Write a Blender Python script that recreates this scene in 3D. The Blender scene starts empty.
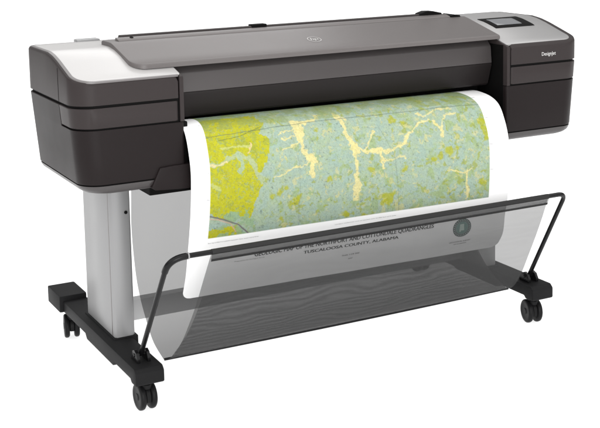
import bpy, bmesh, math, random
import numpy as np
from mathutils import Vector, Matrix
random.seed(7); rng = np.random.default_rng(11)
C = bpy.context.scene
COL = C.collection
R = math.radians

# ------------------------------------------------------------------ render / camera
C.render.engine = 'CYCLES'
C.view_settings.view_transform = 'Standard'
C.view_settings.look = 'None'
C.view_settings.exposure = 0
C.view_settings.gamma = 1
C.cycles.max_bounces = 8
C.cycles.transparent_max_bounces = 16

def s2l(c):
    return tuple(((v/255)/12.92 if v/255 <= .04045 else ((v/255+.055)/1.055)**2.4) for v in c)

# ------------------------------------------------------------------ materials
def mat(name, col, rough=.45, metal=0.0, spec=.5, bump=0.0, bscale=600, mottle=0.0, mscale=6, coat=0.0):
    m = bpy.data.materials.new(name); m.use_nodes = True
    nt = m.node_tree; b = nt.nodes['Principled BSDF']
    b.inputs['Base Color'].default_value = (*col, 1)
    b.inputs['Roughness'].default_value = rough
    b.inputs['Metallic'].default_value = metal
    b.inputs['Specular IOR Level'].default_value = spec
    b.inputs['Coat Weight'].default_value = coat
    tc = nt.nodes.new('ShaderNodeTexCoord')
    if mottle:
        n = nt.nodes.new('ShaderNodeTexNoise'); n.inputs['Scale'].default_value = mscale; n.inputs['Detail'].default_value = 6
        r = nt.nodes.new('ShaderNodeMapRange'); r.inputs['To Min'].default_value = max(.05, rough-mottle); r.inputs['To Max'].default_value = rough+mottle
        nt.links.new(tc.outputs['Object'], n.inputs['Vector']); nt.links.new(n.outputs['Fac'], r.inputs['Value'])
        nt.links.new(r.outputs['Result'], b.inputs['Roughness'])
    if bump:
        n = nt.nodes.new('ShaderNodeTexNoise'); n.inputs['Scale'].default_value = bscale; n.inputs['Detail'].default_value = 3
        bp = nt.nodes.new('ShaderNodeBump'); bp.inputs['Strength'].default_value = bump; bp.inputs['Distance'].default_value = .001
        nt.links.new(tc.outputs['Object'], n.inputs['Vector']); nt.links.new(n.outputs['Fac'], bp.inputs['Height'])
        nt.links.new(bp.outputs['Normal'], b.inputs['Normal'])
    return m

M = {}
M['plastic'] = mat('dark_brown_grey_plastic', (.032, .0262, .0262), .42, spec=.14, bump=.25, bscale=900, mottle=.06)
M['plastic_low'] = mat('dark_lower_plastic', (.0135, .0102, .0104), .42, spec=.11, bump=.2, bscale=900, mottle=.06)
M['trim'] = mat('grey_trim_plastic', (.040, .035, .035), .35, spec=.6, bump=.2, mottle=.05)
M['lid'] = mat('satin_grey_lid', (.105, .094, .092), .42, spec=.55, bump=.12, bscale=1200, mottle=.05, mscale=3)
M['cover'] = mat('dark_grey_cover', (.055, .049, .049), .38, spec=.35, bump=.15, bscale=900, mottle=.05, mscale=3)
M['black'] = mat('black_plastic', (.004, .0038, .0038), .7, spec=.08)
M['window'] = mat('dark_window_plastic', (.015, .0125, .0125), .4, spec=.14, mottle=.05, mscale=3)
M['rubber'] = mat('dark_rubber', (.007, .007, .0075), .45, spec=.15, mottle=.08, mscale=30)
M['steel_black'] = mat('black_painted_steel', (.005, .005, .0055), .28, spec=.22, mottle=.06, mscale=20)
M['foot'] = mat('charcoal_foot', (.011, .011, .0115), .55, spec=.09, bump=.4, bscale=500, mottle=.06)
M['alu'] = mat('painted_aluminium', (.28, .28, .283), .4, metal=.15, spec=.4, bump=.05, mottle=.05)
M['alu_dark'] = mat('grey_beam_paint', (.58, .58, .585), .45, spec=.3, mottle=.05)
M['white_panel'] = mat('pale_silver_panel', (.46, .45, .445), .3, metal=.1, spec=.5, mottle=.04)
M['silver'] = mat('brushed_silver_panel', (.34, .335, .335), .3, metal=.35, spec=.5, bump=.05, bscale=300, mottle=.06)
M['rim'] = mat('grey_rim', (.14, .13, .13), .35, spec=.5)
M['screen'] = mat('grey_screen_glass', (.16, .165, .175), .1, spec=.6)
M['mark'] = mat('light_grey_print', (.62, .61, .6), .35)
M['emblem'] = mat('grey_emblem_print', (.42, .41, .40), .35)
M['ink'] = mat('black_ink', (.02, .02, .02), .7, spec=.1)
M['ink_grey'] = mat('grey_ink', (.22, .22, .22), .7, spec=.1)
m = bpy.data.materials.new('white_floor_translucent'); m.use_nodes = True; M['floor'] = m  # half translucent, so the added lamp below can lift floor shadows
nt = m.node_tree; nt.nodes.clear()
o_ = nt.nodes.new('ShaderNodeOutputMaterial'); mx = nt.nodes.new('ShaderNodeMixShader'); mx.inputs['Fac'].default_value = .5
d_ = nt.nodes.new('ShaderNodeBsdfDiffuse'); d_.inputs['Color'].default_value = (.9, .9, .9, 1)
t_ = nt.nodes.new('ShaderNodeBsdfTranslucent'); t_.inputs['Color'].default_value = (.9, .9, .9, 1)
nt.links.new(d_.outputs[0], mx.inputs[1]); nt.links.new(t_.outputs[0], mx.inputs[2]); nt.links.new(mx.outputs[0], o_.inputs['Surface'])

# paper: colour stored per vertex (the printed picture), fine print noise on top
m = bpy.data.materials.new('printed_paper'); m.use_nodes = True; M['paper'] = m
nt = m.node_tree; b = nt.nodes['Principled BSDF']
at = nt.nodes.new('ShaderNodeAttribute'); at.attribute_name = 'print'
nt.links.new(at.outputs['Color'], b.inputs['Base Color'])
b.inputs['Roughness'].default_value = .6; b.inputs['Specular IOR Level'].default_value = .2

# mesh fabric: fine black weave, more closed when seen at a grazing angle
def fabric(name, cover, col, wav=0.0):
    m = bpy.data.materials.new(name); m.use_nodes = True
    nt = m.node_tree; nt.nodes.clear()
    out = nt.nodes.new('ShaderNodeOutputMaterial'); mix = nt.nodes.new('ShaderNodeMixShader')
    tr = nt.nodes.new('ShaderNodeBsdfTransparent'); df = nt.nodes.new('ShaderNodeBsdfPrincipled')
    df.inputs['Base Color'].default_value = (*col, 1); df.inputs['Roughness'].default_value = .7
    df.inputs['Specular IOR Level'].default_value = .2
    lw = nt.nodes.new('ShaderNodeLayerWeight'); lw.inputs['Blend'].default_value = .25
    mr = nt.nodes.new('ShaderNodeMapRange')
    mr.inputs['To Min'].default_value = cover; mr.inputs['To Max'].default_value = 1.0
    nt.links.new(lw.outputs['Facing'], mr.inputs['Value'])
    # moire between mesh layers, put in as wavy bands of density
    tc = nt.nodes.new('ShaderNodeTexCoord'); mp = nt.nodes.new('ShaderNodeMapping')
    mp.inputs['Scale'].default_value = (1.6, 6.0, 6.0); mp.inputs['Rotation'].default_value = (R(45), 0, 0)
    wv = nt.nodes.new('ShaderNodeTexWave'); wv.bands_direction = 'Z'
    wv.inputs['Scale'].default_value = 3.2; wv.inputs['Distortion'].default_value = 20.0
    wv.inputs['Detail'].default_value = 2.0; wv.inputs['Detail Scale'].default_value = .55
    nz = nt.nodes.new('ShaderNodeTexNoise'); nz.inputs['Scale'].default_value = 260; nz.inputs['Detail'].default_value = 2
    nt.links.new(tc.outputs['Object'], mp.inputs['Vector']); nt.links.new(mp.outputs['Vector'], wv.inputs['Vector'])
    nt.links.new(tc.outputs['Object'], nz.inputs['Vector'])
    a1 = nt.nodes.new('ShaderNodeMath'); a1.operation = 'MULTIPLY_ADD'; a1.inputs[1].default_value = wav
    nt.links.new(wv.outputs['Fac'], a1.inputs[0]); nt.links.new(mr.outputs['Result'], a1.inputs[2])
    a2 = nt.nodes.new('ShaderNodeMath'); a2.operation = 'MULTIPLY_ADD'; a2.inputs[1].default_value = wav*.8
    nt.links.new(nz.outputs['Fac'], a2.inputs[0]); nt.links.new(a1.outputs[0], a2.inputs[2])
    a3 = nt.nodes.new('ShaderNodeMath'); a3.operation = 'SUBTRACT'; a3.inputs[1].default_value = wav*.9; a3.use_clamp = True
    nt.links.new(a2.outputs[0], a3.inputs[0])
    nt.links.new(a3.outputs[0], mix.inputs['Fac'])
    nt.links.new(tr.outputs[0], mix.inputs[1]); nt.links.new(df.outputs[0], mix.inputs[2])
    nt.links.new(mix.outputs[0], out.inputs['Surface'])
    return m
M['mesh_back'] = fabric('black_mesh_fabric', .69, (.04, .04, .04), 0.0)
M['mesh_front'] = fabric('black_mesh_fabric_front', .56, (.04, .04, .04), .010)
M['mesh_dark'] = fabric('black_mesh_dark_layer', .42, (.03, .03, .03), .26)
M['mesh_hem'] = fabric('black_mesh_hem', .55, (.03, .03, .03), .03)

# ------------------------------------------------------------------ object helpers
def empty(name, loc, parent=None):
    o = bpy.data.objects.new(name, None); COL.objects.link(o); o.location = loc
    o.empty_display_size = .1
    if parent: o.parent = parent
    return o

def meshobj(name, verts, faces, m, parent=None, smooth=None, bevel=0, segs=2, loc=(0, 0, 0)):
    me = bpy.data.meshes.new(name); me.from_pydata([tuple(v) for v in verts], [], faces); me.validate()
    bm = bmesh.new(); bm.from_mesh(me); bmesh.ops.recalc_face_normals(bm, faces=bm.faces)
    if bevel:
        es = [e for e in bm.edges if len(e.link_faces) == 2 and e.calc_face_angle(0) > .5]
        bmesh.ops.bevel(bm, geom=es, offset=bevel, segments=segs, affect='EDGES', profile=.6)
    if smooth is not None:
        for f in bm.faces: f.smooth = True
        for e in bm.edges:
            if len(e.link_faces) == 2 and e.calc_face_angle(0) > smooth: e.smooth = False
    bm.to_mesh(me); bm.free()
    me.materials.append(m)
    o = bpy.data.objects.new(name, me); COL.objects.link(o); o.location = loc
    if parent:
        o.parent = parent
    return o

class MB:
    def __init__(s): s.v = []; s.f = []
    def add(s, v, f):
        k = len(s.v); s.v += [tuple(p) for p in v]; s.f += [tuple(i+k for i in q) for q in f]; return s
    def box(s, x0, x1, y0, y1, z0, z1):
        v = [(x, y, z) for x in (x0, x1) for y in (y0, y1) for z in (z0, z1)]
        return s.add(v, [(0, 1, 3, 2), (4, 6, 7, 5), (0, 4, 5, 1), (2, 3, 7, 6), (0, 2, 6, 4), (1, 5, 7, 3)])
    def prism_x(s, prof, x0, x1):         # prof (y,z) polygon
        n = len(prof); v = [(x0, y, z) for y, z in prof]+[(x1, y, z) for y, z in prof]
        return s.add(v, [tuple(range(n)), tuple(range(2*n-1, n-1, -1))]+[(i, (i+1) % n, n+(i+1) % n, n+i) for i in range(n)])
    def prism_y(s, prof, y0, y1):         # prof (x,z) polygon
        n = len(prof); v = [(x, y0, z) for x, z in prof]+[(x, y1, z) for x, z in prof]
        return s.add(v, [tuple(range(n)), tuple(range(2*n-1, n-1, -1))]+[(i, (i+1) % n, n+(i+1) % n, n+i) for i in range(n)])
    def prism_z(s, prof, z0, z1):
        n = len(prof); v = [(x, y, z0) for x, y in prof]+[(x, y, z1) for x, y in prof]
        return s.add(v, [tuple(range(n)), tuple(range(2*n-1, n-1, -1))]+[(i, (i+1) % n, n+(i+1) % n, n+i) for i in range(n)])
    def loft(s, rings, cap0=True, cap1=True, closed=True):
        n = len(rings[0]); v = [p for r in rings for p in r]; f = []
        for k in range(len(rings)-1):
            for i in range(n if closed else n-1):
                j = (i+1) % n; f.append((k*n+i, k*n+j, (k+1)*n+j, (k+1)*n+i))
        if cap0: f.append(tuple(range(n-1, -1, -1)))
        if cap1: f.append(tuple(range((len(rings)-1)*n, len(rings)*n)))
        return s.add(v, f)
    def tube(s, pts, r, n=16, rs=None):
        P = [Vector(p) for p in pts]; rings = []; up = None
        for i, p in enumerate(P):
            d = (P[min(i+1, len(P)-1)]-P[max(i-1, 0)]).normalized()
            if up is None:
                up = d.orthogonal().normalized()
            up = (up-d*up.dot(d)).normalized(); q = d.cross(up)
            rr = rs[i] if rs else r
            rings.append([p+(up*math.cos(a)+q*math.sin(a))*rr for a in [2*math.pi*k/n for k in range(n)]])
        return s.loft(rings)
    def cyl(s, c, ax, r, h, n=32, ch=0):
        c = Vector(c); ax = Vector(ax).normalized()
        pts = [c-ax*h/2, c+ax*h/2]
        if ch: pts = [c-ax*h/2, c-ax*(h/2-ch), c+ax*(h/2-ch), c+ax*h/2]; return s.tube(pts, r, n, [r-ch, r, r, r-ch])
        return s.tube(pts, r, n)
    def build(s, name, m, parent=None, smooth=R(35), bevel=0, segs=2):
        return meshobj(name, s.v, s.f, m, parent, smooth, bevel, segs)

def rrect(x0, x1, y0, y1, r, z, n=10):
    """plan outline, radii r = (front-left, front-right, back-right, back-left)"""
    out = []
    for (cx, cy, a0), rr in zip([(x0, y0, 180), (x1, y0, 270), (x1, y1, 0), (x0, y1, 90)], r):
        sx = 1 if cx == x0 else -1; sy = 1 if cy == y0 else -1
        for k in range(n+1):
            a = R(a0+90*k/n)
            out.append((cx+sx*rr+math.cos(a)*rr, cy+sy*rr+math.sin(a)*rr, z))
    return out

MX = 1.2      # the two ends mirror about x = 0.6
def mir(mb):
    mb.v = [(MX-x, y, z) for x, y, z in mb.v]; return mb

def top(y):
    return float(np.interp(y, [-.06, -.02, 0, .03, .07, .12, .17, .22, .27, 2], [1.0, 1.021, 1.029, 1.037, 1.048, 1.063, 1.078, 1.090, 1.0965, 1.0965]))

def slab(mb, ys, xl, xr, zb, zt, ch=.006, chy=True):
    """solid cut into slices along y: flat or sloping top, chamfered rim"""
    rings = []
    y0, y1 = ys[0], ys[-1]
    for y in ys:
        e = min(y-y0, y1-y) if chy else 9
        d = max(0, ch-e)
        t = zt(y)-d*.8; a, c = xl(y), xr(y); bb = zb(y)
        k = min(ch, (c-a)/3)
        rings.append([(a, y, bb), (a, y, t-k), (a+k*.3, y, t-k*.35), (a+k, y, t), (c-k, y, t), (c-k*.3, y, t-k*.35), (c, y, t-k), (c, y, bb)])
    return mb.loft(rings)

def samples(y0, y1, r):
    a = [y0+r*(1-math.cos(math.pi/2*k/14)) for k in range(15)]
    b = list(np.linspace(y0+r, y1, 24))[1:]
    return a+b

def text_mesh(s, bold=False, shear=0.0, extrude=0.0):
    cu = bpy.data.curves.new('t', 'FONT'); cu.body = s; cu.size = 1; cu.shear = shear; cu.extrude = extrude
    cu.resolution_u = 3
    o = bpy.data.objects.new('t', cu); COL.objects.link(o)
    dg = bpy.context.evaluated_depsgraph_get(); dg.update()
    me = bpy.data.meshes.new_from_object(o.evaluated_get(dg))
    v = np.array([tuple(p.co) for p in me.vertices]); f = [tuple(p.vertices) for p in me.polygons]
    bpy.data.objects.remove(o); bpy.data.curves.remove(cu); bpy.data.meshes.remove(me)
    if bold:            # heavier strokes: the same outline again, nudged sideways
        n0 = len(v); v = np.concatenate([v, v+np.array([.055, .012, 0])]); f = f+[tuple(i+n0 for i in q_) for q_ in f]
    v[:, 0] -= (v[:, 0].min()+v[:, 0].max())/2
    return v, f

# ================================================================== THE PLOTTER
P = empty('large_format_printer', (.6, .25, 0))
P['label'] = 'wide dark grey floor-standing plotter on four casters with mesh catch basket'
P['category'] = 'printer'

class _Off: pass
def par(o_parent):   # parts are modelled in world space; keep them there under their parent
    return o_parent
def attach(o, parent):
    o.parent = parent
    o.matrix_parent_inverse = Matrix.Translation(-world_loc(parent))
def world_loc(o):
    v = Vector(o.location)
    while o.parent:
        v = v + (Vector((0, 0, 0)) if False else Vector(o.matrix_parent_inverse.translation)); o = o.parent; v = v+Vector(o.location)
    return v
def part(mb, name, m, parent=None, **k):
    o = mb.build(name, M[m] if isinstance(m, str) else m, None, **k)
    attach(o, parent or P); return o

# ---- side housings
XO = -.337     # outer face of the left end
def housing(mirror):
    T = mir if mirror else (lambda q: q)
    rads = (.07, .010, .03, .035)
    def ring(z, ins=0., insf=None, y1=.49, xr=0.0, rb=.035):
        f = ins if insf is None else insf
        g = .020*max(0, (.95-z))/.25          # the walls lean in towards the bottom
        rr = (max(.01, rads[0]-ins*.3), rads[1], min(rb, rads[2]), min(rb, rads[3]))
        return rrect(XO+g+ins, xr-min(ins, .004), 0+f*.8+g*.2, y1-g*.5, rr, z)
    # lower shell + the full height rear flank
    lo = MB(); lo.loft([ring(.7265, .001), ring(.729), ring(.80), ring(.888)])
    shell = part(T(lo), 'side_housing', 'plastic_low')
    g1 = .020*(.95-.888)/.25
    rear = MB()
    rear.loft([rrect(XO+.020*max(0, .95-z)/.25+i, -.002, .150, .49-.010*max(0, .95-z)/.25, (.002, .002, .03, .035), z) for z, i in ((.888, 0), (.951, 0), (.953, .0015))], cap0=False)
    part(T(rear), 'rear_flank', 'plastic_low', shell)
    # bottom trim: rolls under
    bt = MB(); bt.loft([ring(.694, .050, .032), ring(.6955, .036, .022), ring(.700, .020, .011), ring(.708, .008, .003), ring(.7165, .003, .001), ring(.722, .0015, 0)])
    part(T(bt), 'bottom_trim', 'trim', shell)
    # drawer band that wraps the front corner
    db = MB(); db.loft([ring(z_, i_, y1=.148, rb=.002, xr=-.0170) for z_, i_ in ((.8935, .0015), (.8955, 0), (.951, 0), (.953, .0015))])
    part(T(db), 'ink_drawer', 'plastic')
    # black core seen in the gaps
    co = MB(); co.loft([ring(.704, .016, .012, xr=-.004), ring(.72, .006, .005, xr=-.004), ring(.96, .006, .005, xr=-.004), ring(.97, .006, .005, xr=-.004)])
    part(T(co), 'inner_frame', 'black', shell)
    # top cover
    r = .07
    ys = [y for y in samples(0, .49, r)]
    xl = lambda y: XO + (r-math.sqrt(max(0, r*r-(r-y)**2)) if y < r else (.03-math.sqrt(max(0, .03**2-(.03-(.49-y))**2)) if y > .46 else 0))
    xr_ = lambda y: -.016 if y < .2 else 0.0
    tcv = MB(); slab(tcv, ys, xl, lambda y: -.0175, lambda y: .9615, top, ch=.010)
    cov = part(T(tcv), 'top_cover', 'plastic')
    # the inner cheek plate: a thin upright lip beside the front cover
    ck = MB(); slab(ck, list(np.linspace(0.0, .49, 40)), lambda y: -.0125, lambda y: 0.0, lambda y: .890, lambda y: top(y)-.001, ch=.003)
    part(T(ck), 'inner_cheek', 'plastic', cov)
    wl = MB(); wl.box(-.004, .0012, .022, .47, .71, 1.03)
    part(T(wl), 'inner_wall', 'black', cov, smooth=None)
    # short upright seam on the flank
    sm = MB(); sm.box(XO-.0006, XO+.004, .149, .1515, .962, top(.15)-.011)
    part(T(sm), 'flank_seam', 'black', cov, smooth=None)
    return cov
lcov = housing(False)
rcov = housing(True)

# left pale panel, right silver panel: thin plates let into the top covers
def panel(x0, x1, y0, y1, rl, rr, m, parent, name, dz=.0015, ch=.0012):
    rmax = max(rl, rr)
    ys = samples(y0, y1, rmax)
    def arc(y, r): return r-math.sqrt(max(0, r*r-(r-(y-y0))**2)) if y-y0 < r else 0
    def arcb(y, r=.02): return r-math.sqrt(max(0, r*r-(r-(y1-y))**2)) if y1-y < r else 0
    q = MB(); slab(q, ys, lambda y: x0+arc(y, rl)+arcb(y), lambda y: x1-arc(y, rr), lambda y: top(y)-.004, lambda y: top(y)+dz, ch=ch)
    return part(q, name, m, parent)
panel(XO+.0075, -.0135, .0022, .486, .062, .004, 'rim', lcov, 'panel_rim', .0006, .0006)
panel(XO+.017, -.006, .0095, .478, .054, .006, 'white_panel', lcov, 'top_panel')
panel(1.2055, 1.2-XO-.030, .012, .482, .008, .045, 'silver', rcov, 'top_panel')

# control panel: dark frame let into the silver panel, with a small screen
def quad_on_top(x0, x1, y0, y1, dz, th, r=.004):
    q = MB(); ys = list(np.linspace(y0, y1, 10))
    slab(q, ys, lambda y: x0, lambda y: x1, lambda y: top(y)+dz-th, lambda y: top(y)+dz, ch=.001); return q
cp = part(quad_on_top(1.266, 1.44, .150, .262, .004, .006), 'control_panel', 'black', rcov)
part(quad_on_top(1.288, 1.398, .170, .238, .0055, .004), 'display', 'screen', cp)

# model name on the front of the right top cover
def text_front(s, cx_, cz_, w, h, y, m, parent, name, shear=0., bold=False):
    v, f = text_mesh(s, bold=bold, shear=shear)
    k = w/(v[:, 0].max()-v[:, 0].min()); hh = v[:, 1].max()-v[:, 1].min()
    V = [(cx_+p[0]*k, y, cz_+(p[1]-(v[:, 1].min()+hh/2))*h/hh) for p in v]
    q = MB(); q.add(V, f); return part(q, name, m, parent, smooth=None)
text_front('DesignJet', 1.382, .988, .062, .0165, -.0008, 'mark', rcov, 'model_name')

# ---- middle: core, front cover, lid
core = MB(); core.box(.001, 1.199, .17, .47, .688, 1.04)
core.box(.001, 1.199, .125, .17, .975, 1.035)
core_o = part(core, 'main_body', 'black', smooth=None)
und = MB(); und.box(-.10, 1.195, .05, .44, .664, .692)
part(und, 'underside_tray', 'black', core_o, smooth=None, bevel=.003)
cv = MB()
cvp = [(.145, 1.0475), (.100, 1.0455), (.080, 1.0245), (.078, 1.020), (.073, .968), (.073, .9645), (.30, .9645), (.30, 1.0475)]
cv.prism_x(cvp, .003, 1.189)
cvo = part(cv, 'front_cover', 'cover', smooth=R(20), bevel=.0012)
cw = MB(); cw.prism_x([(.0732, .9635), (.0738, .955), (.095, .890), (.101, .884), (.112, .881), (.30, .881), (.30, .9635)], .003, 1.189)
part(cw, 'cover_window', 'window', cvo, smooth=R(25), bevel=.0012)
# lid
def lidtop(y): return float(np.interp(y, [.05, .058, .24, .262, .5], [1.0605, 1.0625, 1.108, 1.112, 1.112]))
LX0, LX1, LR = -.134, 1.212, .05
lys = samples(.056, .345, LR)
ld = MB()
slab(ld, lys, lambda y: LX0+(LR-math.sqrt(max(0, LR**2-(LR-(y-.056))**2)) if y-.056 < LR else 0)*.9, lambda y: LX1,
     lambda y: lidtop(y)-.014, lidtop, ch=.003)
lid = part(ld, 'top_lid', 'lid')
# rear rail / roll cover: raised bar behind the lid
rl = MB(); rl.prism_x([(.266, 1.09), (.266, 1.113), (.270, 1.116), (.292, 1.1215), (.300, 1.1215), (.302, 1.09)], -.104, 1.150)
rail = part(rl, 'rear_rail', 'lid', bevel=.0012)
rr_ = MB(); rr_.prism_x([(.304, 1.085), (.304, 1.1235), (.309, 1.127), (.322, 1.127), (.330, 1.120), (.330, 1.085)], -.085, 1.140)
part(rr_, 'roll_cover', 'plastic', rail, bevel=.0015)
lt = MB(); lt.box(.375, .43, .303, .333, 1.10, 1.1315)
part(lt, 'latch', 'black', rail, bevel=.002)
lt = MB(); lt.prism_y([(1.03, 1.10), (1.045, 1.129), (1.07, 1.136), (1.10, 1.135), (1.135, 1.127), (1.145, 1.10)], .300, .336)
part(lt, 'latch', 'black', rail, bevel=.002)
lt = MB(); lt.prism_y([(1.15, 1.095), (1.152, 1.118), (1.165, 1.122), (1.19, 1.118), (1.20, 1.095)], .262, .33)
part(lt, 'hinge', 'black', rail, bevel=.002)
lt = MB(); lt.prism_y([(-.115, 1.09), (-.112, 1.109), (-.09, 1.114), (-.075, 1.09)], .270, .33)
part(lt, 'hinge', 'plastic', rail, bevel=.003)
sc = MB(); sc.cyl((-.055, .285, 1.1195), (0, -.25, 1), .006, .004, 16)
part(sc, 'screw', 'black', rail)
bk = MB(); bk.box(-.178, -.10, .46, .50, 1.07, 1.105)
part(bk, 'rear_flap', 'alu', lcov, bevel=.005)

# logo disc on the lid: light ring and letters
q = MB(); n = 48; cxl, cyl_, rad = .527, .150, .024
nrm = Vector((0, -(1.108-1.0625)/(.24-.058), 1)).normalized(); ty = Vector((0, 1, (1.108-1.0625)/(.24-.058))).normalized()
def onlid(a, b_, h=.0008):
    p = Vector((cxl+a, cyl_, lidtop(cyl_)))+ty*b_+nrm*h; return tuple(p)
V = []; F = []
for k in range(n):
    a = 2*math.pi*k/n
    V += [onlid(math.cos(a)*rad, math.sin(a)*rad), onlid(math.cos(a)*rad*.90, math.sin(a)*rad*.90)]
for k in range(n):
    a, b_ = 2*k, 2*((k+1) % n); F.append((a, b_, b_+1, a+1))
q.add(V, F)
tv, tf = text_mesh('hp', bold=True, shear=.28)
kk = .031/(tv[:, 0].max()-tv[:, 0].min()); mid = (tv[:, 1].max()+tv[:, 1].min())/2
q.add([onlid(p[0]*kk, (p[1]-mid)*kk) for p in tv], tf)
part(q, 'round_logo', 'emblem', lid, smooth=None)

# lower front bar between the two ends
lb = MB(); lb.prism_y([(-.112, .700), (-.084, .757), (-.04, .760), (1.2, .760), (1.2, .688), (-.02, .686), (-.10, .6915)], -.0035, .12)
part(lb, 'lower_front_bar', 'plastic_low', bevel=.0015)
# left cheek filler beside the paper
cf = MB(); cf.box(-.003, .018, .02, .15, .757, .885)
part(cf, 'paper_guide', 'black', bevel=.004)

# ---- stand
def leg(mirror):
    T = mir if mirror else (lambda q: q)
    q = MB()
    q.loft([[(x, y, z) for x, y in [(-.155, .27), (-.148, .263), (-.096, .263), (-.088, .270), (-.088, .545), (-.094, .552), (-.149, .552), (-.155, .545)]] for z in (.150, .69)])
    o = part(T(q), 'leg', 'alu', smooth=R(50))
    g = MB(); g.box(-.1557, -.150, .286, .292, .152, .70)
    part(T(g), 'leg_groove', 'rim', o, smooth=None)
    s = MB(); s.cyl((-.1045, .2625, .567), (0, 1, 0), .0055, .004, 16)
    part(T(s), 'screw', 'black', o)
    s = MB(); s.cyl((-.1555, .31, .632), (1, 0, 0), .004, .003, 12)
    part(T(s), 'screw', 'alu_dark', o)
    return o
leg(False); leg(True)
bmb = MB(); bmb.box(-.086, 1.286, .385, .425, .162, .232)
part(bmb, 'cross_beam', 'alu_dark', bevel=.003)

FXC = -.145
def caster(x, y, ang, parent):
    """twin wheel caster"""
    e = MB(); e.cyl((x, y, .093), (0, 0, 1), .011, .03, 20)
    o = part(e, 'caster', 'rubber')
    c, s = math.cos(ang), math.sin(ang)
    ax = Vector((c, s, 0)); fw = Vector((-s, c, 0)); ctr = Vector((x, y, 0))+fw*.014
    # fork hood between wheels
    h = MB(); prof = []
    for k in range(13):
        a = R(-20+220*k/12); prof.append((math.cos(a)*.036, .043+math.sin(a)*.036))
    rings = []
    for d, sc_ in ((-.009, .92), (-.006, 1), (.006, 1), (.009, .92)):
        rings.append([tuple(ctr+ax*d+fw*(u*sc_)+Vector((0, 0, .043+(w-.043)*sc_))) for u, w in prof])
    h.loft(rings)
    h.cyl(tuple(Vector((x, y, .078))), (0, 0, 1), .016, .018, 20, ch=.003)
    part(h, 'caster_hood', 'rubber', o)
    for sd in (-1, 1):
        w = MB(); r = .0425; cc = ctr+ax*sd*.0175+Vector((0, 0, r))
        pr_ = [(-.0095, .030), (-.0088, .038), (-.006, .0415), (-.002, .0425), (.002, .0425), (.006, .0415), (.0088, .038), (.0095, .030), (.0085, .027), (.0085, .012), (.0105, .010), (.0105, .0005)]
        pts = [cc+ax*sd*a for a, _ in pr_]; rs = [b_ for _, b_ in pr_]
        rings = []
        for p_, r_ in zip(pts, rs):
            rings.append([p_+(fw*math.cos(t)+Vector((0, 0, 1))*math.sin(t))*r_ for t in [2*math.pi*k/40 for k in range(40)]])
        w.loft(rings); part(w, 'wheel', 'rubber', o, smooth=R(40))
    return o

def foot(mirror, angs):
    T = mir if mirror else (lambda q: q)
    q = MB()
    prof = [(-.020, .106), (-.022, .112), (-.022, .145), (-.008, .157), (.72, .157), (.72, .118), (.47, .118), (.455, .102), (.19, .102), (.175, .116), (.03, .116), (.02, .106)]
    q.prism_x(prof, -.192, -.100)
    o = part(T(q), 'foot', 'foot', bevel=.005)
    bl = MB(); bl.box(-.205, -.105, .715, .865, .116, .176)
    part(T(bl), 'end_block', 'foot', o, bevel=.006)
    # shoe around the leg
    sh = MB(); sh.box(-.163, -.080, .256, .558, .120, .1605)
    part(T(sh), 'leg_socket', 'foot', o, bevel=.004)
    hg = MB()
    for d in (-.017, .017):
        hp = [(.030, .15), (.030, .170), (.040, .186), (.056, .192), (.072, .186), (.084, .166), (.084, .15)]
        hg.prism_x(hp, FXC+d-.005, FXC+d+.005)
    hg.cyl((FXC, .056, .176), (1, 0, 0), .006, .050, 16)
    part(T(hg), 'hinge_bracket', 'steel_black', o, bevel=.001)
    X = (lambda x: MX-x) if mirror else (lambda x: x)
    caster(X(FXC)+.008, .041, angs[0], o); caster(X(-.150), .765, angs[1], o)
    return o
foot(False, (R(1), R(-12))); foot(True, (R(-13), R(6)))

# ---- catch basket: bent bar and mesh sling
BL, BR = -.128, 1.328
hin = Vector((FXC, .056, .176)); hin2 = Vector((MX-FXC, .056, .176))
c1 = Vector((BL, -.160, .527)); c2 = Vector((BR, -.160, .527))
pts = [hin]
def corner(a, b_, c, r, n=10):
    u = (a-b_).normalized(); w = (c-b_).normalized()
    out = []
    for k in range(n+1):
        t = k/n; out.append((b_+u*r)*(1-t)**2+b_*2*t*(1-t)+(b_+w*r)*t*t)
    return out
pts += corner(hin, c1, c2, .050)+corner(c1, c2, hin2, .035)+[hin2]
bar = MB(); bar.tube([tuple(p) for p in pts], .0078, 18)
fr = part(bar, 'basket_frame', 'steel_black', smooth=R(60))
cl = MB(); cs = corner(hin, c1, c2, .055); cl.tube([tuple(p) for p in cs], .0098, 18)
part(cl, 'corner_sleeve', 'steel_black', fr, smooth=R(60))
cl = MB(); u = (c2-c1).normalized(); a = c1+u*.058; cl.tube([tuple(a), tuple(a+u*.004)], .0102, 18)
part(cl, 'clamp_ring', 'alu', fr, smooth=R(60))

def crom(Pt, n):
    Pt = np.array(Pt, float); K = len(Pt); t = np.linspace(0, K-1, n); i = np.minimum(t.astype(int), K-2); f = (t-i)[:, None]
    p0 = Pt[np.maximum(i-1, 0)]; p1 = Pt[i]; p2 = Pt[i+1]; p3 = Pt[np.minimum(i+2, K-1)]
    return .5*((2*p1)+(-p0+p2)*f+(2*p0-5*p1+4*p2-p3)*f*f+(-p0+3*p1-3*p2+p3)*f**3)
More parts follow.
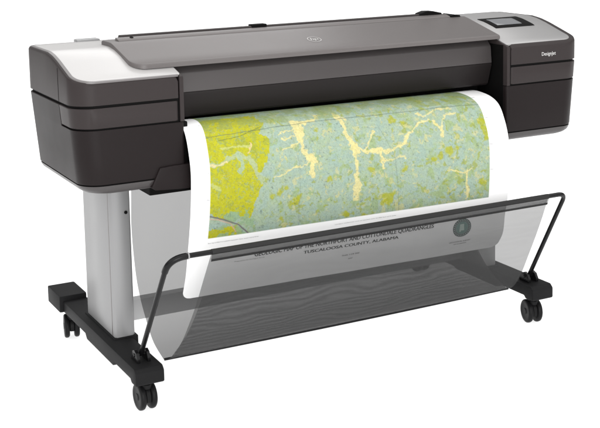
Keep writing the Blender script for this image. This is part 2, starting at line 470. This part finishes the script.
# columns: y, z, left x, right x
backP = [(.405, .690, -.035, 1.235), (.395, .60, -.038, 1.24), (.375, .48, -.048, 1.25), (.33, .35, -.056, 1.26), (.285, .275, -.060, 1.262), (.225, .21, -.062, 1.262), (.15, .166, -.068, 1.258), (.055, .143, -.072, 1.245)]
frontP = [(.055, .143, -.072, 1.245), (.022, .162, -.056, 1.250), (-.010, .215, -.036, 1.256), (-.045, .290, -.020, 1.260), (-.082, .365, -.010, 1.262), (-.125, .445, -.004, 1.256), (-.162, .522, .004, 1.250)]
def sheet(cols, nx, ns, fold=None):
    Q = crom(cols, ns); V = []; F = []
    for j, (y, z, a, b_) in enumerate(Q):
        for i in range(nx):
            t = i/(nx-1); x = a+(b_-a)*t
            sag = -.006*math.sin(math.pi*t)*math.sin(math.pi*j/(ns-1))
            rip = .0012*math.sin(x*31+j*.21)*math.sin(math.pi*j/(ns-1))
            V.append((x, y+rip+sag*.3, z+sag*.6))
    for j in range(ns-1):
        for i in range(nx-1):
            k = j*nx+i; F.append((k, k+1, k+nx+1, k+nx))
    q = MB(); q.add(V, F); return q
bs = part(sheet(backP, 90, 50), 'basket_back_sheet', 'mesh_back', fr, smooth=R(80))
fs = part(sheet(frontP, 90, 40), 'basket_front_sheet', 'mesh_front', fr, smooth=R(80))
darkP = [(.372, .478, .27, 1.235), (.345, .40, .25, 1.24), (.328, .352, .225, 1.25), (.283, .277, .172, 1.252), (.223, .212, .112, 1.254), (.148, .169, .042, 1.250), (.058, .1465, -.045, 1.240)]  # added mesh layer, deepens the dark zone seen through the basket front
part(sheet(darkP, 90, 40), 'basket_dark_layer', 'mesh_dark', fr, smooth=R(80))
# double hem round the bar, closed by a dark stitched tape
d = (Vector((0, -.125, .445))-Vector((0, -.162, .522))).normalized()
hs = MB(); V = []; F = []
for i in range(60):
    x = .004+1.246*i/59
    for w in (0, .010, .020):
        V.append((x, -.1645+d.y*w-.004, .522+d.z*w))
for i in range(59):
    for w in range(2):
        k = i*3+w; F.append((k, k+1, k+4, k+3))
hs.add(V, F); part(hs, 'hem', 'mesh_hem', fs)
tp = MB()
o1 = Vector((0, -.1700, .522))+d*.018; nn = Vector((0, d.z, -d.y)).normalized()
tp.prism_x([(o1.y, o1.z), (o1.y-.0012, o1.z), (o1.y-.0012+d.y*.0085, o1.z+d.z*.0085), (o1.y+d.y*.0085, o1.z+d.z*.0085)], .004, 1.248)
part(tp, 'hem_tape', fabric('hem_tape_weave', .86, (.012, .012, .012), .04), fs, smooth=None)
slv = MB(); slv.tube([(.006, -.160, .527), (1.25, -.160, .527)], .0086, 18)
part(slv, 'bar_sleeve', mat('woven_sleeve', (.022, .022, .022), .6, spec=.15), fs, smooth=R(60))
bt = MB(); bt.tube([(-.072+1.317*k/30, .050, .1455-.0032*math.sin(math.pi*k/30)) for k in range(31)], .0042, 10)
part(bt, 'bottom_cord', 'rubber', fs, smooth=R(60))

# ================================================================== THE PRINTED MAP
PL = [(.22, .835), (.16, .862), (.10, .876), (.05, .878), (.015, .867), (-.008, .84), (-.024, .80), (-.036, .75), (-.036, .70), (-.026, .62), (-.010, .55), (.010, .48), (.034, .40), (.075, .312)]
PR = [(.26, .825), (.20, .848), (.14, .863), (.085, .867), (.015, .858), (-.032, .835), (-.062, .79), (-.083, .735), (-.089, .68), (-.089, .60), (-.084, .53), (-.068, .46), (-.055, .39), (-.015, .33)]
A_ = crom(PL, 400); B_ = crom(PR, 400); X0, X1 = 0.0, 1.14
M_ = (A_+B_)/2; S_ = np.concatenate([[0], np.cumsum(np.hypot(*np.diff(M_, axis=0).T))]); LEN = float(S_[-1])
def psurf(x, v, off=0.0):
    x = np.asarray(x, float); v = np.asarray(v, float); u = (x-X0)/(X1-X0)
    def ev(v):
        y = (1-u)*np.interp(v, S_, A_[:, 0])+u*np.interp(v, S_, B_[:, 0])
        z = (1-u)*np.interp(v, S_, A_[:, 1])+u*np.interp(v, S_, B_[:, 1])
        return y, z
    y, z = ev(v)
    y = y+.0016*np.sin(x*8.3+v*5.1)*np.sin(v*3.7)+.0009*np.sin(x*21-v*9)*np.clip(v*2-.5, 0, 1)
    if off:
        y1, z1 = ev(v+.004); y0, z0 = ev(v-.004); dy, dz = y1-y0, z1-z0; L = np.hypot(dy, dz)+1e-9
        y = y+off*dz/L; z = z-off*dy/L
    return x, y, z

NX, NV = 700, 500
gx = np.linspace(X0, X1, NX); gv = np.linspace(0, LEN-.004, NV)
GX, GV = np.meshgrid(gx, gv)          # (NV,NX)
# rounded lower corners
ex = GX.copy()
rc = .028; dv = np.clip(rc-(LEN-.004-GV), 0, rc); ins = rc-np.sqrt(np.maximum(0, rc*rc-dv*dv))
ex = (X0+ins)+(GX-X0)/(X1-X0)*((X1-ins)-(X0+ins))
px_, py_, pz_ = psurf(ex, GV)
verts = np.stack([px_, py_, pz_], -1).reshape(-1, 3)
idx = np.arange(NX*NV).reshape(NV, NX)
faces = np.stack([idx[:-1, :-1], idx[1:, :-1], idx[1:, 1:], idx[:-1, 1:]], -1).reshape(-1, 4)

def vnoise(x, y, seed):
    r = np.random.default_rng(seed); T = r.random((256, 256))
    xi = np.floor(x).astype(int); yi = np.floor(y).astype(int); fx = x-xi; fy = y-yi
    fx = fx*fx*(3-2*fx); fy = fy*fy*(3-2*fy)
    g = lambda a, b_: T[a % 256, b_ % 256]
    return (g(xi, yi)*(1-fx)+g(xi+1, yi)*fx)*(1-fy)+(g(xi, yi+1)*(1-fx)+g(xi+1, yi+1)*fx)*fy
def fbm(x, y, s, seed, o=4):
    t = 0; a = .5; n_ = 0
    for k in range(o):
        t = t+a*vnoise(x*s*2**k+17*k, y*s*2**k+5*k, seed+k); n_ += a; a *= .55
    return t/n_
X, Y = GX, GV
wx = X+(fbm(X, Y, 22, 1)-.5)*.03+(fbm(X, Y, 110, 61, 2)-.5)*.012; wy = Y+(fbm(X, Y, 22, 9)-.5)*.03+(fbm(X, Y, 110, 71, 2)-.5)*.012
def inpoly(x, y, P_):
    c = np.zeros(x.shape, bool); n_ = len(P_)
    for i in range(n_):
        x0, y0 = P_[i]; x1, y1 = P_[(i+1) % n_]
        t = ((y0 > y) != (y1 > y)) & (x < (x1-x0)*(y-y0)/((y1-y0)+1e-12)+x0); c ^= t
    return c
def pdist(x, y, P_):
    d_ = np.full(x.shape, 9.)
    for (x0, y0), (x1, y1) in zip(P_[:-1], P_[1:]):
        L = (x1-x0)**2+(y1-y0)**2+1e-12; t = np.clip(((x-x0)*(x1-x0)+(y-y0)*(y1-y0))/L, 0, 1)
        d_ = np.minimum(d_, np.hypot(x-x0-t*(x1-x0), y-y0-t*(y1-y0)))
    return d_
img = np.zeros(X.shape+(3,))
def col(r, g, b_): return np.array(s2l((r, g, b_)))
def paint(mask, c, a=1.0):
    global img
    w = (np.clip(mask.astype(float), 0, 1)*a)[..., None]; img = img*(1-w)+np.asarray(c)*w
img[:] = col(166, 188, 170)
paint(np.clip((fbm(X, Y, 45, 20)-.45)*5, 0, 1), col(158, 186, 176), .6)
paint(np.clip((fbm(X, Y, 60, 21)-.50)*6, 0, 1), col(170, 190, 148), .5)
# scattered woods, thicker low down and towards the right
east = np.clip((X-.55)/.35, 0, 1)*.035+np.clip((Y-.45)/.15, 0, 1)*.055-.03*np.exp(-((X-.45)/.15)**2)
g1 = fbm(wx, wy, 40, 30)+east
paint(np.clip((g1-.62)*14, 0, 1), col(154, 178, 112), .6)
g2 = fbm(wx, wy, 60, 34)+east*.9
paint(np.clip((g2-.675)*22, 0, 1), col(160, 172, 62), .7)
dots = [(.673, .54, .022), (.609, .446, .012), (.739, .445, .010), (.840, .430, .014), (.870, .420, .016), (.905, .408, .018), (.935, .403, .012), (1.035, .522, .013), (1.050, .33, .016), (1.052, .355, .018), (1.048, .38, .013), (.342, .517, .016), (.350, .505, .010), (.458, .464, .010), (.529, .585, .012), (.427, .301, .008), (.715, .285, .016), (.745, .300, .010), (.60, .60, .016), (.29, .482, .013), (.315, .470, .010), (.262, .492, .010), (.69, .525, .012), (.655, .555, .012), (.30, .57, .010)]
for dx, dy, dr in dots:
    k = np.hypot(wx-dx, (wy-dy)); paint(np.clip((dr-k)*150+.3, 0, 1), col(174, 180, 34), .85)
# big yellow-green forest at the west edge
patch = [(.05, .20), (.10, .19), (.231, .19), (.262, .247), (.231, .294), (.265, .307), (.252, .375), (.228, .406), (.216, .437), (.238, .453), (.207, .499), (.193, .56), (.160, .556), (.140, .530), (.10, .545), (.05, .515)]
inp = inpoly(wx, wy, patch)
paint(inp, col(188, 190, 34))
paint(inp & (fbm(wx, wy, 60, 40) > .60), col(160, 172, 66), .7)
paint(inp & (fbm(wx, wy, 120, 141, 3) > .64), col(150, 176, 120), .6)
paint(inp & (np.abs(fbm(X, Y, 60, 143, 3)-.5) < .012), col(140, 146, 60), .55)
patch2 = [(.05, .578), (.12, .578), (.150, .590), (.196, .622), (.05, .625)]
paint(inpoly(wx, wy, patch2), col(188, 190, 34))
paint((fbm(wx, wy, 50, 44) > .56) & inpoly(wx, wy, [(.05, .53), (.2, .53), (.25, .63), (.05, .63)]), col(150, 182, 140), .8)
for pl_, w_, c_ in [([(.05, .372), (.11, .370), (.162, .353), (.193, .369), (.216, .41), (.235, .445)], .0085, (176, 192, 150)),
                    ([(.162, .353), (.170, .385), (.16, .41)], .007, (170, 192, 160)), ([(.05, .372), (.12, .372)], .004, (226, 214, 160)),
                    ([(.10, .33), (.16, .32), (.2, .325)], .004, (196, 204, 120)), ([(.05, .44), (.09, .45)], .004, (190, 200, 120)),
                    ([(.193, .35), (.199, .335), (.196, .315)], .003, (226, 206, 150))]:
    dd = pdist(wx, wy, pl_); paint(np.clip((w_-dd)*500+.5, 0, 1), col(*c_), .9)
# sand-yellow river valleys
rv = [([(.443, .243), (.425, .262), (.391, .272)], .008), ([(.391, .272), (.351, .262)], .011), ([(.352, .268), (.363, .297), (.366, .325)], .015), ([(.385, .270), (.372, .30), (.368, .325)], .013),
      ([(.368, .325), (.375, .352), (.391, .379), (.401, .399), (.396, .418), (.396, .448)], .0085), ([(.396, .385), (.404, .405)], .014),
      ([(.272, .437), (.29, .429), (.33, .409), (.355, .401), (.392, .398)], .0035), ([(.302, .319), (.347, .308)], .0035), ([(.309, .358), (.33, .345), (.363, .332)], .0035),
      ([(.300, .30), (.35, .29)], .003),
      ([(.51, .243), (.531, .288), (.540, .329), (.555, .363)], .010), ([(.51, .247), (.54, .262)], .006), ([(.555, .355), (.557, .408), (.562, .484), (.562, .528)], .0085), ([(.548, .34), (.562, .372)], .014),
      ([(.562, .352), (.585, .373), (.616, .386), (.647, .381), (.675, .386), (.705, .380), (.732, .366)], .0065), ([(.61, .384), (.65, .388)], .011), ([(.732, .366), (.772, .33), (.80, .315), (.848, .301)], .005),
      ([(.72, .375), (.738, .363)], .010),
      ([(.647, .381), (.654, .40), (.659, .446)], .0055), ([(.647, .385), (.664, .415)], .007), ([(.588, .369), (.612, .352), (.635, .332)], .004), ([(.663, .415), (.715, .410), (.745, .42)], .003),
      ([(.895, .472), (.93, .484), (.968, .492), (.99, .478)], .004), ([(.968, .492), (.972, .53), (.976, .57)], .0075), ([(.86, .31), (.89, .335), (.885, .36)], .006), ([(.89, .335), (.92, .30), (.95, .285)], .004),
      ([(.80, .28), (.83, .29), (.88, .275), (.94, .27)], .004)]
for pl_, w_ in rv:
    dd = pdist(wx, wy, pl_); wv_ = w_*(.25+1.0*fbm(X, Y, 70, 50))
    paint(np.clip((wv_-dd)*420+.5, 0, 1), col(228, 220, 156), .90)
paint(np.clip((fbm(wx, wy, 70, 55)-.66)*30, 0, 1)*(X > .28), col(214, 208, 140), .5)
# contour lines, creeks, small symbols
cn = fbm(X, Y, 14, 70, 5)
for lv in np.arange(.25, .8, .035):
    gr = np.abs(cn-lv); paint(np.clip(1-gr/.0022, 0, 1), col(92, 114, 104), .50)
dn = fbm(X, Y, 34, 80, 3); paint(np.clip(1-np.abs(dn-.5)/.006, 0, 1), col(96, 130, 150), .35)
dn = fbm(X, Y, 28, 85, 3); paint(np.clip(1-np.abs(dn-.52)/.005, 0, 1), col(216, 206, 170), .40)
sp = fbm(X, Y, 170, 90, 2); paint(np.clip((sp-.76)*8, 0, 1)*(~inp), col(74, 90, 86), .5)
for pl_, w_, c_, a_ in [([(.05, .285), (.12, .281), (.209, .275), (.349, .268), (.44, .266), (.529, .265), (.751, .267), (.90, .262), (1.06, .268)], .0010, (84, 100, 92), .75),
                        ([(.05, .536), (.08, .545), (.112, .556), (.155, .576), (.18, .597), (.2, .62)], .0022, (110, 100, 110), .85),
                        ([(.05, .546), (.09, .553), (.13, .57), (.15, .60)], .0018, (212, 170, 160), .7),
                        ([(.10, .30), (.17, .290), (.25, .262)], .0010, (90, 104, 60), .7), ([(.65, .30), (.70, .42), (.72, .60)], .0008, (90, 110, 110), .5),
                        ([(.34, .20), (.355, .40), (.362, .62)], .0008, (110, 120, 120), .45)]:
    dd = pdist(X+(fbm(X, Y, 20, 3)-.5)*.006, Y+(fbm(X, Y, 20, 5)-.5)*.006, pl_); paint(np.clip((w_-dd)*900+.5, 0, 1), col(*c_), a_)
# pasted olive top strip of the sheet
paint((Y < .262-.01*X)*np.clip((fbm(wx, wy, 30, 95)-.40)*6, 0, 1), col(146, 164, 96), .55)
# map tear line and white margins
me_ = fbm(X, Y, 90, 99, 2)
inside = np.clip((X-.060)/.0017, 0, 1)*np.clip((1.062-X)/.0017, 0, 1)*np.clip((.614-.030*(X-.06)-Y)/.0017, 0, 1)
white = np.array((.90, .90, .90))
img = white*(1-inside[..., None])+inside[..., None]*img*(.72+.17*(fbm(X, Y, 230, 131, 2)-.5))[..., None]*np.array([1.03, 1.0, .98])
ticks = (np.abs(((Y-.02) % .085)-.04) < .0011) & (((X > 1.062) & (X < 1.076)) | ((X > .050) & (X < .060))) & (Y < .55)
img = np.where(ticks[..., None], col(110, 112, 110), img)
me = bpy.data.meshes.new('printed_map')
me.from_pydata([], [], []); me = bpy.data.meshes.new('printed_map')
me.vertices.add(len(verts)); me.vertices.foreach_set('co', verts.astype(np.float32).ravel())
me.loops.add(faces.size); me.loops.foreach_set('vertex_index', faces.astype(np.int32).ravel())
me.polygons.add(len(faces)); me.polygons.foreach_set('loop_start', (np.arange(len(faces))*4).astype(np.int32))
me.polygons.foreach_set('use_smooth', np.ones(len(faces), bool))
me.update(calc_edges=True)
ca = me.color_attributes.new('print', 'FLOAT_COLOR', 'POINT')
ca.data.foreach_set('color', np.concatenate([img.reshape(-1, 3), np.ones((len(verts), 1))], 1).astype(np.float32).ravel())
me.materials.append(M['paper'])
pm = bpy.data.objects.new('printed_map', me); COL.objects.link(pm)
pm['label'] = 'large printed geological map curling out of the printer into the mesh basket'
pm['category'] = 'map'

def on_paper(tx, tf, x0, v0, kx, kv, name, m, bold=None):
    """text laid on the sheet: x0,v0 = centre, kx/kv = size per unit"""
    mid = (tx[:, 1].max()+tx[:, 1].min())/2
    xx = x0+tx[:, 0]*kx
    a, b_, c = psurf(xx, v0-(tx[:, 1]-mid)*kv-.033*(xx-x0), .0012)
    q = MB(); q.add(list(zip(a, b_, c)), tf); o = q.build(name, M[m], None, smooth=None); o.parent = pm; return o
def line(s, x0, v0, w, h, name, m='ink', bold=False):
    v, f = text_mesh(s, bold=bold)
    on_paper(v, f, x0, v0, w/(v[:, 0].max()-v[:, 0].min()), h/(v[:, 1].max()-v[:, 1].min()), name, m)
line('GEOLOGIC MAP OF THE NORTHPORT AND COTTONDALE QUADRANGLES', .540, .6780, .64, .0170, 'map_title', bold=True)
line('TUSCALOOSA COUNTY, ALABAMA', .560, .6985, .340, .0120, 'map_title', bold=True)
line('Scale 1:24 000', .560, .733, .062, .0055, 'map_note')
line('2007', .562, .750, .016, .005, 'map_note')
line('Prepared by the Geological Survey', .205, .702, .10, .005, 'map_note', 'ink_grey')
line('Base map modified from published topographic sheets, contour interval 20 feet', .145, .6275, .165, .0042, 'map_note', 'ink_grey')
line('Lambert conformal conic projection and 10 000 foot grid ticks', .60, .613, .22, .0036, 'map_note', 'ink_grey')
line('GEOLOGICAL SURVEY', .972, .7440, .082, .0062, 'seal_caption')
line('OF ALABAMA', .976, .7560, .050, .0055, 'seal_caption')
# seal
def disc(x0, v0, r0, r1, off, n=56):
    V = []; F = []
    for k in range(n):
        a = 2*math.pi*k/n; V += [(x0+math.cos(a)*r1, v0+math.sin(a)*r1), (x0+math.cos(a)*r0, v0+math.sin(a)*r0)]
    for k in range(n):
        a, b_ = 2*k, 2*((k+1) % n); F.append((a, b_, b_+1, a+1))
    V = np.array(V); a, b_, c = psurf(V[:, 0], V[:, 1], off); return list(zip(a, b_, c)), F
M['seal_dark'] = mat('seal_dark_ink', s2l((70, 84, 84)), .7, spec=.1)
M['seal_teal'] = mat('seal_teal_ink', s2l((96, 132, 124)), .7, spec=.1)
M['seal_pale'] = mat('seal_pale_ink', s2l((170, 190, 180)), .7, spec=.1)
sx, sv = .972, .688
q = MB(); q.add(*disc(sx, sv, .024, .0355, .0006)); so = q.build('seal', M['seal_dark'], None, smooth=None); so.parent = pm
q = MB(); q.add(*disc(sx, sv, .0, .0238, .0006)); o = q.build('seal_field', M['seal_teal'], None, smooth=None); o.parent = so
def on2(pts, off): 
    pts = np.array(pts); a, b_, c = psurf(pts[:, 0], pts[:, 1], off); return list(zip(a, b_, c))
q = MB()
st = [(-.009, -.014), (.006, -.015), (.009, .010), (-.004, .010), (-.004, .015), (-.010, .014)]
q.add(on2([(sx+a, sv+b_) for a, b_ in st], .0012), [tuple(range(len(st)))])
for k in range(26):     # lettering ring
    a = 2*math.pi*k/26; r_ = .0297; w = .0016; h_ = .0030
    ca_, sa = math.cos(a), math.sin(a)
    q.add(on2([(sx+ca_*(r_-h_)-sa*w, sv+sa*(r_-h_)+ca_*w), (sx+ca_*(r_+h_)-sa*w, sv+sa*(r_+h_)+ca_*w), (sx+ca_*(r_+h_)+sa*w*.2, sv+sa*(r_+h_)-ca_*w*.2), (sx+ca_*(r_-h_)+sa*w*.2, sv+sa*(r_-h_)-ca_*w*.2)], .0012), [(0, 1, 2, 3)])
o = q.build('seal_emblem', M['seal_pale'], None, smooth=None); o.parent = so

# ================================================================== SETTING
q = MB(); q.add([(-60, -60, 0), (60, -60, 0), (60, 60, 0), (-60, 60, 0)], [(0, 1, 2, 3)])
fl = q.build('floor', M['floor'], None, smooth=None); fl['kind'] = 'structure'

w = bpy.data.worlds.new('World'); C.world = w; w.use_nodes = True
bg = w.node_tree.nodes['Background']; bg.inputs['Color'].default_value = (1, 1, 1, 1); bg.inputs['Strength'].default_value = .36
sn = bpy.data.lights.new('overhead_softbox', 'SUN'); sn.energy = 3.8; sn.angle = R(130); sn.color = (1, .995, .985)
so_ = bpy.data.objects.new('overhead_softbox', sn); COL.objects.link(so_)
so_.rotation_euler = (R(16), R(-8), 0)
# added lamp under the translucent floor, washes out the shadows on it
s2 = bpy.data.lights.new('added_floor_underlight', 'SUN'); s2.energy = 4.5; s2.angle = R(60)
s2o = bpy.data.objects.new('added_floor_underlight', s2); COL.objects.link(s2o); s2o.rotation_euler = (R(180), 0, 0); s2o.location = (0, 0, -2)
# added lamp high behind the left end, puts a sheen on the lid
ar = bpy.data.lights.new('lid_sheen_lamp', 'AREA'); ar.shape = 'RECTANGLE'; ar.size = 3.2; ar.size_y = 1.8; ar.energy = 40
aro = bpy.data.objects.new('lid_sheen_lamp', ar); COL.objects.link(aro)
aaz = .4849-.12; src = Vector((0, .2, 1.1)); aro.location = src+Vector((math.sin(aaz)*4.6, math.cos(aaz)*4.6, 2.75))
aro.rotation_euler = (src-aro.location).to_track_quat('-Z', 'Y').to_euler()

ff = bpy.data.lights.new('basket_fill_lamp', 'AREA'); ff.shape = 'RECTANGLE'; ff.size = 2.6; ff.size_y = 1.6; ff.energy = 85  # added fill lamp out front, brightens the paper inside the basket
ffo = bpy.data.objects.new('basket_fill_lamp', ff); COL.objects.link(ffo); ffo.location = (-1.1, -4.6, .95)
ffo.rotation_euler = (Vector((.5, 0, .45))-ffo.location).to_track_quat('-Z', 'Y').to_euler()

# ------------------------------------------------------------------ camera
f_, hy, yaw, pt, rl_, ppx = 1186.9, 60.96, .4849, .1291, .0198, 301.0
cam = bpy.data.cameras.new('camera'); co_ = bpy.data.objects.new('camera', cam); COL.objects.link(co_)
cam.sensor_width = 36; cam.lens = f_/600*36; cam.clip_start = .05; cam.clip_end = 500
cam.shift_x = (300-ppx)/600; cam.shift_y = -(214-hy)/600
fwd = Vector((math.sin(yaw)*math.cos(pt), math.cos(yaw)*math.cos(pt), -math.sin(pt)))
rgt = Vector((math.cos(yaw), -math.sin(yaw), 0)); up = rgt.cross(fwd)
# roll
rg2 = rgt*math.cos(rl_)-up*math.sin(rl_); up2 = rgt*math.sin(rl_)+up*math.cos(rl_)
mtx = Matrix((rg2, up2, -fwd)).transposed().to_4x4(); mtx.translation = Vector((-1.3184, -3.2563, 1.5183))
co_.matrix_world = mtx
C.camera = co_
